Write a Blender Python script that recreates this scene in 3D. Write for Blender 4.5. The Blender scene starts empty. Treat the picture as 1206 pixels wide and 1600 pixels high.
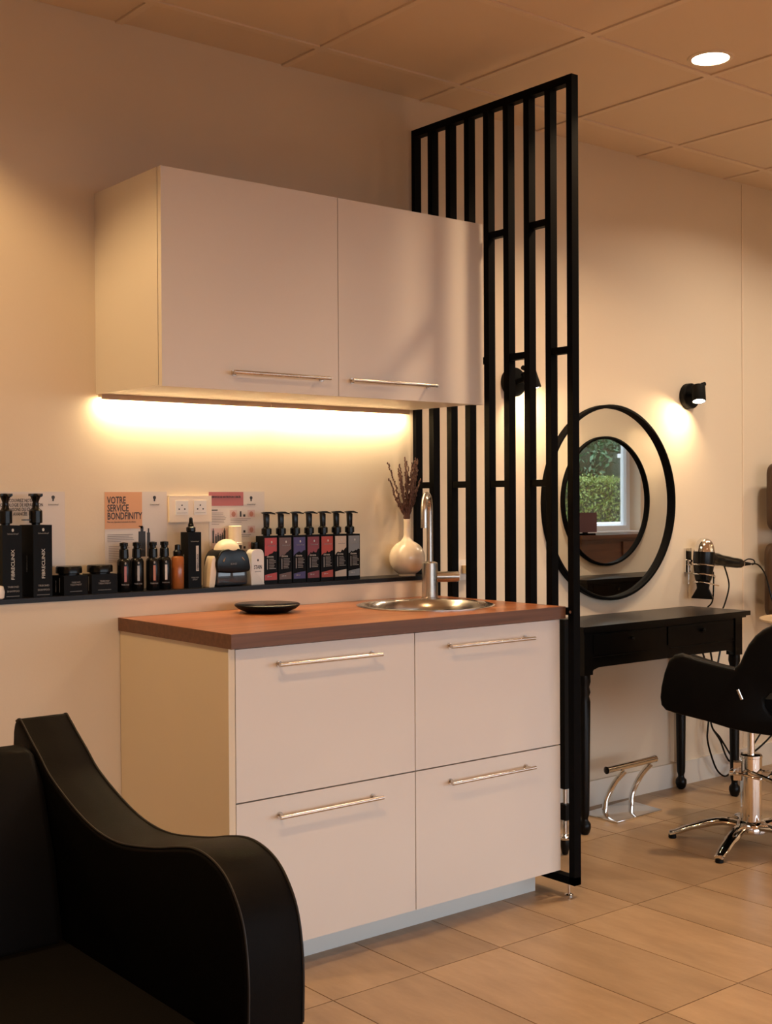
import bpy, bmesh, math, random
from mathutils import Vector, Matrix
random.seed(7)
S = bpy.context.scene
COL = S.collection

# ------------------------------------------------------------------ camera
F, CX, CY, CZ = 1952.64, -1.7127, -2.7388, 1.2630
YAW, PITCH, ROLL = (math.radians(a) for a in (38.957, 0.5782, -0.3183))
fw = Vector((math.sin(YAW)*math.cos(PITCH), math.cos(YAW)*math.cos(PITCH), -math.sin(PITCH)))
rt = Vector((math.cos(YAW), -math.sin(YAW), 0)); up = rt.cross(fw)
rt2 = rt*math.cos(ROLL) + up*math.sin(ROLL); up2 = up*math.cos(ROLL) - rt*math.sin(ROLL)
cd = bpy.data.cameras.new('camera'); cam = bpy.data.objects.new('camera', cd); COL.objects.link(cam)
cd.sensor_fit = 'HORIZONTAL'; cd.sensor_width = 36; cd.lens = F*36/1206; cd.clip_start = .05
M3 = Matrix((rt2, up2, -fw)).transposed()
cam.matrix_world = Matrix.Translation((CX, CY, CZ)) @ M3.to_4x4()
S.camera = cam

# ------------------------------------------------------------------ world, exposure, lights
S.view_settings.view_transform = 'Standard'; S.view_settings.look = 'None'
S.view_settings.gamma = 1; S.view_settings.use_curve_mapping = False
S.view_settings.exposure = 0.0
w = bpy.data.worlds.new('overcast_sky'); S.world = w; w.use_nodes = True
nt = w.node_tree; bg = nt.nodes['Background']
bg.inputs['Color'].default_value = (0.80, 0.90, 1.0, 1); bg.inputs['Strength'].default_value = 1.0

WARM = (1.0, 0.56, 0.22)
LAMP = (1.0, 0.58, 0.26)

def area_light(name, loc, direction, sx, sy, power, color, spread=180, shape='RECTANGLE', parent=None):
    ld = bpy.data.lights.new(name, 'AREA'); ld.shape = shape; ld.size = sx; ld.size_y = sy
    ld.energy = power; ld.color = color; ld.spread = math.radians(spread)
    o = bpy.data.objects.new(name, ld); COL.objects.link(o)
    o.rotation_euler = Vector(direction).to_track_quat('-Z', 'Y').to_euler(); o.location = loc
    if parent: o.parent = parent
    return o

WX0, WX1, WZ0, WZ1 = 5.5, 6.8, 0.98, 2.3           # window seen in the mirrors
FW = [(-2.2, 0.8), (1.2, 4.2), (4.6, 7.6)]          # shop windows behind the camera
Y_FRONT = -6.0
for i, (a, b) in enumerate(FW):
    p = area_light('window_portal', ((a+b)/2, Y_FRONT-.02, 1.2), (0, 1, 0), b-a, 2.0, 10, (1, 1, 1)); p.data.cycles.is_portal = True
p = area_light('window_portal', ((WX0+WX1)/2, .95, (WZ0+WZ1)/2), (0, -1, 0), WX1-WX0, WZ1-WZ0, 10, (1, 1, 1)); p.data.cycles.is_portal = True
P_DOWN, P_LED, P_SCONCE, P_WASH, SKY = 25.0, 4.8, 2.3, 62.0, 4.6
bg.inputs['Strength'].default_value = SKY

# ------------------------------------------------------------------ materials
def mat(name, col, rough=.5, metal=0, spec=.5, emit=None, estr=0, coat=0, bump=0, bscale=200, var=0, vscale=3, trans=0):
    m = bpy.data.materials.new(name); m.use_nodes = True; n = m.node_tree.nodes; l = m.node_tree.links
    b = n['Principled BSDF']; c = (*col, 1)
    b.inputs['Base Color'].default_value = c; b.inputs['Roughness'].default_value = rough
    b.inputs['Metallic'].default_value = metal; b.inputs['Specular IOR Level'].default_value = spec
    b.inputs['Coat Weight'].default_value = coat; b.inputs['Transmission Weight'].default_value = trans
    if emit: b.inputs['Emission Color'].default_value = (*emit, 1); b.inputs['Emission Strength'].default_value = estr
    tc = n.new('ShaderNodeTexCoord')
    nz = n.new('ShaderNodeTexNoise'); nz.inputs['Scale'].default_value = vscale; nz.inputs['Detail'].default_value = 5
    l.new(tc.outputs['Object'], nz.inputs['Vector'])
    mx = n.new('ShaderNodeMix'); mx.data_type = 'RGBA'
    v = var if var else .02
    mx.inputs['A'].default_value = tuple(x*(1-v) for x in col)+(1,); mx.inputs['B'].default_value = tuple(min(1, x*(1+v)) for x in col)+(1,)
    l.new(nz.outputs['Fac'], mx.inputs['Factor']); l.new(mx.outputs['Result'], b.inputs['Base Color'])
    if bump:
        n2 = n.new('ShaderNodeTexNoise'); n2.inputs['Scale'].default_value = bscale; n2.inputs['Detail'].default_value = 3
        l.new(tc.outputs['Object'], n2.inputs['Vector'])
        bp = n.new('ShaderNodeBump'); bp.inputs['Strength'].default_value = bump; bp.inputs['Distance'].default_value = .002
        l.new(n2.outputs['Fac'], bp.inputs['Height']); l.new(bp.outputs['Normal'], b.inputs['Normal'])
    return m

def wood(name, c1, c2, rough=.35, sx=2.0, sy=60, plank=0):
    m = mat(name, c1, rough); n = m.node_tree.nodes; l = m.node_tree.links; b = n['Principled BSDF']
    tc = n.new('ShaderNodeTexCoord'); mp = n.new('ShaderNodeMapping'); mp.inputs['Scale'].default_value = (sx, sy, sy)
    nz = n.new('ShaderNodeTexNoise'); nz.inputs['Scale'].default_value = 1; nz.inputs['Detail'].default_value = 6; nz.inputs['Distortion'].default_value = .6
    cr = n.new('ShaderNodeValToRGB'); cr.color_ramp.elements[0].position = .3; cr.color_ramp.elements[1].position = .7
    cr.color_ramp.elements[0].color = (*c2, 1); cr.color_ramp.elements[1].color = (*c1, 1)
    l.new(tc.outputs['Object'], mp.inputs['Vector']); l.new(mp.outputs['Vector'], nz.inputs['Vector']); l.new(nz.outputs['Fac'], cr.inputs['Fac'])
    if plank:
        br = n.new('ShaderNodeTexBrick'); br.inputs['Scale'].default_value = 1; br.inputs['Brick Width'].default_value = .55; br.inputs['Row Height'].default_value = plank
        br.inputs['Mortar Size'].default_value = 0; br.inputs['Color1'].default_value = (1, 1, 1, 1); br.inputs['Color2'].default_value = (.80, .76, .74, 1)
        l.new(tc.outputs['Object'], br.inputs['Vector'])
        mx = n.new('ShaderNodeMix'); mx.data_type = 'RGBA'; mx.blend_type = 'MULTIPLY'; mx.inputs['Factor'].default_value = 1
        l.new(cr.outputs['Color'], mx.inputs['A']); l.new(br.outputs['Color'], mx.inputs['B']); l.new(mx.outputs['Result'], b.inputs['Base Color'])
    else:
        l.new(cr.outputs['Color'], b.inputs['Base Color'])
    return m

def tile_mat():
    m = mat('floor_tile', (.5, .4, .3), .38, bump=.15, bscale=60); n = m.node_tree.nodes; l = m.node_tree.links; b = n['Principled BSDF']
    g = n.new('ShaderNodeNewGeometry'); oi = n.new('ShaderNodeObjectInfo'); mp = n.new('ShaderNodeMapping'); mp.inputs['Scale'].default_value = (9, 2.2, 1)
    ad = n.new('ShaderNodeVectorMath'); ad.operation = 'ADD'
    ml = n.new('ShaderNodeMath'); ml.operation = 'MULTIPLY'; ml.inputs[1].default_value = 37
    l.new(oi.outputs['Random'], ml.inputs[0]); l.new(g.outputs['Position'], mp.inputs['Vector'])
    l.new(mp.outputs['Vector'], ad.inputs[0]); l.new(ml.outputs[0], ad.inputs[1])
    nz = n.new('ShaderNodeTexNoise'); nz.inputs['Scale'].default_value = 1.3; nz.inputs['Detail'].default_value = 8; nz.inputs['Roughness'].default_value = .65
    l.new(ad.outputs[0], nz.inputs['Vector'])
    cr = n.new('ShaderNodeValToRGB'); e = cr.color_ramp.elements; e[0].position = .3; e[0].color = (.27, .18, .105, 1); e[1].position = .72; e[1].color = (.40, .275, .165, 1)
    l.new(nz.outputs['Fac'], cr.inputs['Fac'])
    mr = n.new('ShaderNodeMapRange'); mr.inputs['To Min'].default_value = .88; mr.inputs['To Max'].default_value = 1.06
    l.new(oi.outputs['Random'], mr.inputs['Value'])
    vm = n.new('ShaderNodeVectorMath'); vm.operation = 'SCALE'; l.new(cr.outputs['Color'], vm.inputs[0]); l.new(mr.outputs['Result'], vm.inputs['Scale'])
    l.new(vm.outputs['Vector'], b.inputs['Base Color'])
    return m

def pane_mat():
    m = bpy.data.materials.new('pane_glass'); m.use_nodes = True; n = m.node_tree.nodes; l = m.node_tree.links; n.clear()
    o = n.new('ShaderNodeOutputMaterial'); t = n.new('ShaderNodeBsdfTransparent'); g = n.new('ShaderNodeBsdfGlossy'); g.inputs['Roughness'].default_value = .02
    f = n.new('ShaderNodeFresnel'); f.inputs['IOR'].default_value = 1.3; x = n.new('ShaderNodeMixShader')
    l.new(f.outputs[0], x.inputs[0]); l.new(t.outputs[0], x.inputs[1]); l.new(g.outputs[0], x.inputs[2]); l.new(x.outputs[0], o.inputs[0])
    return m

PAINT = mat('wall_paint', (.70, .59, .46), .75, spec=.3, bump=.10, bscale=120, var=.02, vscale=1.2)
CEILM = mat('ceiling_tile_paint', (.74, .60, .46), .9, spec=.2, bump=.25, bscale=400, var=.03, vscale=2)
GRIDM = mat('ceiling_grid_paint', (.76, .62, .48), .6, spec=.3)
CEILBACK = mat('ceiling_void_paint', (.12, .09, .07), .9)
BASEM = mat('baseboard_paint', (.72, .67, .60), .45)
CABW = mat('white_laminate', (.74, .68, .62), .42, bump=.12, bscale=700)
CABG = mat('warm_lit_side_panel', (.74, .63, .47), .5)  # white panel, golden light from the left put into its colour
PLIN = mat('plinth_paint', (.66, .68, .66), .4)
GROUT = mat('grout', (.10, .065, .04), .9)
TILE = tile_mat()
WTOP = wood('worktop_wood', (.50, .19, .075), (.31, .105, .04), .33, 2.2, 38, plank=.075)
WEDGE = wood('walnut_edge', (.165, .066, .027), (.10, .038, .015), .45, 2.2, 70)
BLACKM = mat('black_powder_coat', (.0020, .0018, .0020), .55, spec=.05)
BLACKW = mat('black_painted_wood', (.0028, .0025, .0024), .30, spec=.20)
STEEL = mat('brushed_steel', (.62, .57, .51), .27, 1)
CHROME = mat('chrome', (.80, .78, .75), .08, 1)
DSTEEL = mat('sink_steel', (.55, .52, .48), .22, 1)
LEATH = mat('black_leather', (.0026, .0020, .0018), .58, spec=.09, bump=.15, bscale=380)
LEATH2 = mat('black_vinyl', (.002, .0019, .0019), .45, spec=.08, bump=.1, bscale=420)
SEAM = mat('seam_thread', (.010, .008, .007), .6)
BPLAS = mat('black_plastic', (.003, .003, .003), .25, spec=.28)
BPLASM = mat('matte_black_plastic', (.0035, .0034, .0034), .5, spec=.12)
CREAM = mat('cream_plastic', (.80, .66, .48), .3)
WHITEP = mat('white_plastic', (.78, .72, .64), .32)
CERAM = mat('cream_glazed_ceramic', (.78, .64, .50), .12, spec=.6, coat=.5)
DRIED = mat('dried_lavender', (.10, .045, .035), .9, var=.3, vscale=60)
STEMM = mat('dried_stem', (.20, .12, .07), .9)
AMBER = mat('amber_liquid', (.42, .13, .035), .2, spec=.6, trans=.25)
SMOKE = mat('smoky_tank', (.045, .047, .052), .06, spec=.7)
MIRR = mat('mirror_glass', (.92, .92, .90), .0, 1); MIRR.node_tree.nodes['Principled BSDF'].inputs['Roughness'].default_value = 0
PAPER = mat('poster_paper', (.60, .52, .46), .35)
INK = mat('black_ink', (.02, .016, .015), .5)
GINK = mat('grey_ink', (.22, .19, .17), .6)
ORANGE = mat('orange_print', (.62, .30, .13), .4)
ROSE = mat('rose_print', (.40, .10, .09), .4)
PINKP = mat('pale_pink_print', (.56, .38, .34), .4)
SWATCH = mat('hair_swatch_print', (.42, .17, .12), .5)
LETT = mat('pale_lettering', (.30, .28, .26), .5)
LETTB = mat('bright_lettering', (.55, .52, .48), .5)
EMIT = mat('lamp_diffuser', (.9, .9, .9), .5, emit=(1, .86, .66), estr=30)
LEDM = mat('led_diffuser', (.9, .9, .9), .5, emit=(1, .80, .48), estr=22)
PANE = pane_mat()
LEAF = mat('hedge_leaf', (.13, .19, .035), .6, var=.6, vscale=9)
LEAF2 = mat('tree_leaf', (.060, .15, .070), .45, var=.7, vscale=4)
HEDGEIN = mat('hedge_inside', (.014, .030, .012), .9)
BARK = mat('bark', (.08, .055, .04), .9)
LAWN = mat('lawn', (.06, .11, .025), .95, var=.4, vscale=8)
STONE = mat('white_render', (.62, .64, .68), .7)
DESKW = wood('desk_wood', (.10, .04, .018), (.06, .022, .010), .35, 3, 40)
PLUM = mat('plum_plastic', (.10, .045, .055), .35)
BROWNP = mat('brown_panel', (.055, .026, .010), .3)
TRAYM = mat('tan_tray', (.58, .42, .26), .35)

# ------------------------------------------------------------------ mesh helpers
class MB:
    def __init__(s): s.bm = bmesh.new()
    def _add(s, vs, fs, mtx=None):
        V = [s.bm.verts.new(mtx @ Vector(v) if mtx else v) for v in vs]
        F_ = []
        for f in fs:
            try: F_.append(s.bm.faces.new([V[i] for i in f]))
            except ValueError: pass
        return V, F_
    def _bevel(s, F_, b, seg, lim=30):
        es = set(e for f in F_ for e in f.edges)
        es = [e for e in es if len(e.link_faces) == 2 and e.calc_face_angle(0) > math.radians(lim)]
        if es: bmesh.ops.bevel(s.bm, geom=es, offset=b, segments=seg, affect='EDGES', profile=.5, clamp_overlap=True)
    def box(s, x0, x1, y0, y1, z0, z1, b=0, seg=2, mtx=None):
        vs = [(x, y, z) for z in (z0, z1) for y in (y0, y1) for x in (x0, x1)]
        fs = [(0, 2, 3, 1), (4, 5, 7, 6), (0, 1, 5, 4), (2, 6, 7, 3), (0, 4, 6, 2), (1, 3, 7, 5)]
        V, F_ = s._add(vs, fs, mtx)
        if b: s._bevel(F_, b, seg)
        return s
    def prism(s, poly, axis, a0, a1, b=0, seg=2, mtx=None, lim=30):
        def P(u, v, a): return {'x': (a, u, v), 'y': (u, a, v), 'z': (u, v, a)}[axis]
        n = len(poly)
        vs = [P(u, v, a0) for u, v in poly] + [P(u, v, a1) for u, v in poly]
        fs = [tuple(range(n)), tuple(range(2*n-1, n-1, -1))] + [(i, n+i, n+(i+1) % n, (i+1) % n) for i in range(n)]
        V, F_ = s._add(vs, fs, mtx)
        bmesh.ops.recalc_face_normals(s.bm, faces=F_)
        if b: s._bevel(F_, b, seg, lim)
        return s
    def lathe(s, prof, c=(0, 0, 0), n=28, mtx=None, closed=False):
        vs = []; m = len(prof)
        for i in range(n):
            a = 2*math.pi*i/n
            for r, z in prof: vs.append((c[0]+r*math.cos(a), c[1]+r*math.sin(a), c[2]+z))
        fs = []
        for i in range(n):
            j = (i+1) % n
            for k in range(m if closed else m-1):
                k2 = (k+1) % m
                fs.append((i*m+k, j*m+k, j*m+k2, i*m+k2))
        if not closed:
            fs.append(tuple(i*m for i in range(n))[::-1]); fs.append(tuple(i*m+m-1 for i in range(n)))
        V, F_ = s._add(vs, fs, mtx)
        bmesh.ops.remove_doubles(s.bm, verts=V, dist=1e-6)
        return s
    def cyl(s, p0, p1, r0, r1=None, n=20):
        return s.tube([p0, p1], [r0, r0 if r1 is None else r1], n)
    def tube(s, pts, r, n=10, flat=1.0):
        pts = [Vector(p) for p in pts]; m = len(pts)
        R = r if isinstance(r, (list, tuple)) else [r]*m
        t0 = (pts[1]-pts[0]).normalized(); a = Vector((0, 0, 1)) if abs(t0.z) < .9 else Vector((1, 0, 0))
        u = t0.cross(a).normalized(); vs = []; prev = t0
        for i, p in enumerate(pts):
            t = ((pts[min(i+1, m-1)]-p).normalized() + (p-pts[max(i-1, 0)]).normalized())
            t = t.normalized() if t.length > 1e-6 else prev
            q = prev.rotation_difference(t); u = q @ u; u = (u - t*u.dot(t)).normalized(); prev = t
            v = t.cross(u)
            for k in range(n):
                an = 2*math.pi*k/n; vs.append(p + (u*math.cos(an) + v*math.sin(an)*flat)*R[i])
        fs = [(i*n+k, i*n+(k+1) % n, (i+1)*n+(k+1) % n, (i+1)*n+k) for i in range(m-1) for k in range(n)]
        fs += [tuple(range(n))[::-1], tuple(range((m-1)*n, m*n))]
        s._add(vs, fs); return s
    def sphere(s, c, r, sc=(1, 1, 1), n=16):
        prof = [(max(1e-4, math.sin(math.pi*i/n))*r, -math.cos(math.pi*i/n)*r) for i in range(n+1)]
        m = Matrix.Translation(c) @ Matrix.Diagonal((*sc, 1)); return s.lathe(prof, (0, 0, 0), n*2, m)
    def poly(s, pts):
        s._add(pts, [tuple(range(len(pts)))]); return s

def spline(pts, k=6):
    P = [Vector(p) for p in pts]; out = []
    for i in range(len(P)-1):
        a, b, c, d = P[max(i-1, 0)], P[i], P[i+1], P[min(i+2, len(P)-1)]
        for j in range(k):
            t = j/k
            out.append(.5*((2*b)+(c-a)*t+(2*a-5*b+4*c-d)*t*t+(3*b-a-3*c+d)*t**3))
    out.append(P[-1]); return out

def obj(name, mb, m, parent=None, loc=None, rotz=0, label=None, smooth=35):
    me = bpy.data.meshes.new(name)
    if isinstance(mb, MB): mb.bm.to_mesh(me); mb.bm.free()
    else: me = mb
    for p in me.polygons: p.use_smooth = True
    me.set_sharp_from_angle(angle=math.radians(smooth))
    me.materials.clear(); me.materials.append(m)
    o = bpy.data.objects.new(name, me); COL.objects.link(o)
    if parent: o.parent = parent
    if loc: o.location = loc
    if rotz: o.rotation_euler = (0, 0, rotz)
    if label: o['label'] = label
    return o
def tag(o, label, cat, group=None, kind=None):
    o['label'] = label; o['category'] = cat
    if group: o['group'] = group
    if kind: o['kind'] = kind
    return o
def thing(name, label, cat, loc=(0, 0, 0), rotz=0, group=None):
    o = bpy.data.objects.new(name, None); COL.objects.link(o); o.empty_display_size = .05
    o.location = loc; o.rotation_euler = (0, 0, rotz); return tag(o, label, cat, group)
def struct(name, mb, m, loc=None):
    o = obj(name, mb, m, loc=loc); o['kind'] = 'structure'; return o
def copy_tree(o, parent=None):
    c = o.copy(); COL.objects.link(c); c.parent = parent
    for ch in list(o.children): copy_tree(ch, c)
    return c
def text(body, size, m, parent, loc, sx=1.0, bold=.0, rot=(math.pi/2, 0, 0), align='LEFT', name='lettering', space=1.0, label=None):
    cu = bpy.data.curves.new('lettering', 'FONT'); cu.body = body; cu.size = size; cu.offset = bold*size
    cu.align_x = align; cu.space_line = space; cu.extrude = .0002; cu.resolution_u = 2
    t = bpy.data.objects.new('tmp', cu); COL.objects.link(t)
    me = bpy.data.meshes.new_from_object(t); bpy.data.objects.remove(t)
    me.transform(Matrix.Diagonal((sx, 1, 1, 1)))
    me.transform(Matrix.Rotation(rot[2], 4, 'Z') @ Matrix.Rotation(rot[0], 4, 'X') @ Matrix.Rotation(rot[1], 4, 'Z'))
    return obj(name, me, m, parent, loc=loc, label=label)

W = 0.7225; D1 = 0.598; CEIL = 2.710; LEDGE = 0.993; XS = 1.2125
XL, XR = -2.7, 8.2

# ------------------------------------------------------------------ setting
fl = struct('floor', MB().box(XL, XR, Y_FRONT, W+.2, -.06, -.004), GROUT)
TX, TY, OX, OY = .2925, .582, .152, -.2105
near_mb, far = None, MB()
g = .0016
def tmesh():
    return MB().box(g, TX-g, g, TY-g, -.006, 0, b=.0012, seg=1)
tile_me = None
for i in range(-11, 29):
    for j in range(-11, 3):
        x, y = OX+i*TX, OY+j*TY
        if x+TX < XL or x > XR or y+TY < Y_FRONT or y > W: continue
        if -8 <= i <= 14 and -4 <= j:
            x0, x1 = max(x, XL), x+TX
            y1 = min(y+TY, W)
            if y1 - y < TY-.001:
                obj('tile', MB().box(g, TX-g, g, y1-y-g, -.006, 0, b=.0012, seg=1), TILE, fl, loc=(x, y, 0))
            else:
                if tile_me is None:
                    o = obj('tile', tmesh(), TILE, fl, loc=(x, y, 0)); tile_me = o.data
                else:
                    o = bpy.data.objects.new('tile', tile_me); COL.objects.link(o); o.parent = fl; o.location = (x, y, 0)
        else:
            far.box(max(x+g, XL), min(x+TX-g, XR), max(y+g, Y_FRONT), min(y+TY-g, W), -.006, 0)
o = obj('distant_tiling', far, TILE, fl); o['kind'] = 'stuff'

ce = struct('ceiling', MB().box(XL, XR, Y_FRONT, W+.2, CEIL+.03, CEIL+.09), CEILBACK)
CXO, CYO, CP = .055, .5145, .605
gm = MB(); hw = .012
i = -5
while CXO+i*CP < XR:
    x = CXO+i*CP
    if x > XL: gm.box(x-hw, x+hw, Y_FRONT, W, CEIL-.002, CEIL+.03)
    i += 1
j = 0
while CYO-j*CP > Y_FRONT:
    y = CYO-j*CP; gm.box(XL, XR, y-hw, y+hw, CEIL-.0022, CEIL+.0298); j += 1
obj('ceiling_grid', gm, GRIDM, ce)
pmesh = None; farp = MB(); e = .0135
for i in range(-5, 14):
    for j in range(-1, 11):
        x0, x1 = CXO+i*CP+e, CXO+(i+1)*CP-e; y1, y0 = CYO-j*CP-e, CYO-(j+1)*CP+e
        x0 = max(x0, XL); x1 = min(x1, XR); y0 = max(y0, Y_FRONT); y1 = min(y1, W-.001)
        if x1-x0 < .03 or y1-y0 < .03: continue
        if -2 <= i <= 7 and j <= 3:
            obj('ceiling_panel', MB().box(x0, x1, y0, y1, CEIL+.0035, CEIL+.018, b=.0015, seg=1), CEILM, ce)
        else: farp.box(x0, x1, y0, y1, CEIL+.0035, CEIL+.018)
o = obj('distant_ceiling_panels', farp, CEILM, ce); o['kind'] = 'stuff'

# back wall with the window opening seen by way of the mirrors
wb = MB(); T = .22
wb.box(XL, WX0, W, W+T, 0, CEIL+.05); wb.box(WX1, XR, W, W+T, 0, CEIL+.05)
wb.box(WX0, WX1, W, W+T, 0, WZ0); wb.box(WX0, WX1, W, W+T, WZ1, CEIL+.05)
wall = struct('wall_back', wb, PAINT)
obj('joint_cover', MB().box(3.205, 3.214, W-.003, W+.002, .105, CEIL-.003, b=.001), GRIDM, wall)
obj('cable_duct', MB().box(2.675, 2.722, W-.022, W, .112, .70, b=.003), BASEM, wall)
struct('wall_lower', MB().box(XL, XS-.002, D1, W, 0, .979), PAINT)
ld = obj('ledge_board', MB().box(XL, XS-.002, D1-.004, W, .9795, LEDGE, b=.002), mat('dark_ledge_wood', (.008, .006, .0055), .38, spec=.25)); ld['kind'] = 'structure'; ld.name = 'trim_1'
struct('wall_left', MB().box(XL-.15, XL, Y_FRONT, W+T, 0, CEIL+.05), PAINT)
struct('wall_right', MB().box(XR, XR+.15, Y_FRONT, W+T, 0, CEIL+.05), PAINT)
wf = MB(); xs = XL
for a, b in FW:
    wf.box(xs, a, Y_FRONT-.2, Y_FRONT, 0, CEIL+.05); wf.box(a, b, Y_FRONT-.2, Y_FRONT, 0, .2); wf.box(a, b, Y_FRONT-.2, Y_FRONT, 2.2, CEIL+.05); xs = b
wf.box(xs, XR, Y_FRONT-.2, Y_FRONT, 0, CEIL+.05)
struct('wall_front', wf, PAINT)
PX0, PX1, PY0, PY1 = 3.3, 5.35, -1.19, -1.079
struct('wall_partition', MB().box(PX0, PX1, PY0, PY1, 0, CEIL-.003), PAINT)
def window(n, x0, x1, z0, z1, y):
    f = MB(); t = .045
    f.box(x0, x0+t, y-.03, y+.03, z0, z1); f.box(x1-t, x1, y-.03, y+.03, z0, z1)
    f.box(x0+t, x1-t, y-.03, y+.03, z0, z0+t); f.box(x0+t, x1-t, y-.03, y+.03, z1-t, z1)
    fo = struct('window_%d' % n, f, STONE)
    obj('pane', MB().box(x0+t, x1-t, y-.004, y+.004, z0+t, z1-t), PANE, fo)
struct('ground_outside', MB().box(-30, 40, -60, Y_FRONT-.25, -.2, -.05), mat('dark_asphalt', (.06, .06, .06), .9))
window(1, WX0, WX1, WZ0, WZ1, W+.15)
for k, (a, b) in enumerate(FW): window(k+2, a, b, .2, 2.2, Y_FRONT-.1)
bb = MB().box(XS+.03, 5.4, W-.014, W, 0, .103, b=.003); struct('baseboard_back', bb, BASEM)

# ------------------------------------------------------------------ outdoors, seen twice-reflected
def outdoors():
    tag(obj('lawn', MB().box(-3, 22, W+.4, 16, -.25, -.10), LAWN), 'lawn outside the window reflected in the round mirror', 'lawn', kind='stuff')
    def leaves(n, fn, s):
        vs, fs = [], []
        for k in range(n):
            c = fn(); a = Vector((random.gauss(0, 1), random.gauss(0, 1), random.gauss(0, 1))).normalized()
            b = a.orthogonal().normalized(); b.rotate(Matrix.Rotation(random.random()*6.28, 3, a)); d = a.cross(b); q = s*random.uniform(.6, 1.3)
            i = len(vs); vs += [c-b*q, c+d*q*.5, c+b*q, c-d*q*.5]; fs.append((i, i+1, i+2, i+3))
        me = bpy.data.meshes.new('leaves'); me.from_pydata(vs, [], fs); return me
    H = thing('hedge', 'clipped green hedge outside the window, seen in the inner round mirror', 'hedge', (10, 4.2, -.1))
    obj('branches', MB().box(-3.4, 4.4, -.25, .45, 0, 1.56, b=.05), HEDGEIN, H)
    def hp():
        if random.random() < .25: return Vector((random.uniform(-3.5, 4.5), random.uniform(-.35, .5), 1.575+random.gauss(0, .03)))
        return Vector((random.uniform(-3.5, 4.5), -.30+random.gauss(0, .04), random.uniform(.2, 1.60)))
    o = obj('foliage', leaves(42000, hp, .022), LEAF, H); o['kind'] = 'stuff'
    for (x, y, h, rad, lab) in ((12.6, 7.2, 3.7, 3.0, 'dark leafy tree above the hedge, seen in the inner round mirror'),):
        t = thing('tree', lab, 'tree', (x, y, -.095), group=None)
        tb = MB().tube([(0, 0, 0), (.05, 0, .8), (0, .05, h*.7)], [.14, .11, .05]); obj('trunk', tb, BARK, t)
        cl = [(random.uniform(-rad, rad), random.uniform(-.6, .6), random.uniform(1.65, h), random.uniform(.5, .85)) for _ in range(70)]
        def tp():
            c = random.choice(cl); v = Vector((random.gauss(0, 1), random.gauss(0, 1), random.gauss(0, 1))).normalized()*c[3]*random.uniform(.6, 1)
            return Vector(c[:3])+v
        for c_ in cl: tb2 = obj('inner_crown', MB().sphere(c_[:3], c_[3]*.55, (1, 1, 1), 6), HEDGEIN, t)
        o = obj('foliage', leaves(36000, tp, .05), LEAF2, t); o['kind'] = 'stuff'
    tag(obj('garden_pillar', MB().box(-.17, .17, -.15, .15, 0, 1.76, b=.01).box(-.19, .19, -.17, .17, 1.76, 1.80), STONE, loc=(8.03, 1.7, -.098)), 'white rendered pillar outside the window, in the mirror', 'pillar')
    tag(obj('garden_wall', MB().box(-1.2, 1.0, 0, .5, 0, 1.10, b=.01), STONE, loc=(8.0, 2.3, -.098)), 'low white wall in front of the hedge, in the mirror', 'wall')
outdoors()
c = thing('reception_counter', 'brown wooden counter with a drawer, below the window in the mirror', 'counter', (5.75, .12, 0))
obj('counter_body', MB().box(-.5, .5, -.12, .25, 0, .955, b=.004), DESKW, c)
obj('counter_top', MB().box(-.53, .53, -.15, .27, .956, .985, b=.004), DESKW, c)
dr = obj('drawer', MB().box(-.05, .42, -.135, -.12, .72, .93, b=.004), DESKW, c)
obj('drawer_pull', MB().box(.12, .26, -.150, -.133, .80, .85, b=.004), BLACKM, dr)
obj('sill_board', MB().box(WX0, WX1, W-.10, W+.10, WZ0-.02, WZ0+.004, b=.004), STONE).name = 'trim_2'
bpy.data.objects['trim_2']['kind'] = 'structure'
m = thing('monitor', 'plum-coloured flat monitor on the wooden counter in the mirror', 'monitor', (5.40, .10, .985))
obj('screen', MB().box(-.15, .12, -.01, .01, .02, .17, b=.004), PLUM, m); obj('stand', MB().box(-.06, .06, -.05, .05, 0, .012).box(-.02, .02, -.008, .012, .01, .06), BLACKM, m)

# ------------------------------------------------------------------ base cabinets
def pull(parent, x0, x1, z, y, m=STEEL, proj=.030, inset=.016):
    h = MB(); yy = y-proj
    h.cyl((x0, yy, z), (x1, yy, z), .0055, n=14)
    for x in (x0+inset, x1-inset):
        h.cyl((x, y, z), (x, yy, z), .0045, n=12); h.cyl((x, y+.0005, z), (x, y-.004, z), .0085, n=16)
    return obj('handle', h, m, parent)
HH = [(.832,), (.432,)]
BW = .605
for k in range(2):
    x0 = k*BW
    lab = ['white base cabinet with two deep drawers, left unit under the wooden worktop', 'white base cabinet with two deep drawers, right unit beside the black slatted screen'][k]
    t = thing('base_cabinet', lab, 'cabinet', (x0, 0, 0), group='white base cabinets under the worktop')
    b = MB(); e = .018
    b.box(0, e, .02, D1-.003, .08, .882).box(BW-e, BW, .02, D1-.003, .08, .882).box(e, BW-e, .02, D1-.003, .08, .098).box(e, BW-e, D1-.012, D1-.003, .098, .882).box(e, BW-e, .02, .09, .864, .882)
    obj('carcass', b, CABW, t)
    if k == 0: obj('side_panel', MB().box(-.0205, -.0015, -.001, D1-.003, 0.0, .8825, b=.001), CABG, t, label='white cover panel on the open side, warm light in its colour')
    for z0, z1, hz in ((.4825, .8785, .832), (.0805, .4785, .432)):
        d = obj('drawer_front', MB().box(.0015, BW-.0018, 0, .0185, z0, z1, b=.0012), CABW, t)
        hx = .118 if k == 0 else .722-BW
        pull(d, hx, hx+.345, hz, 0)
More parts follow.
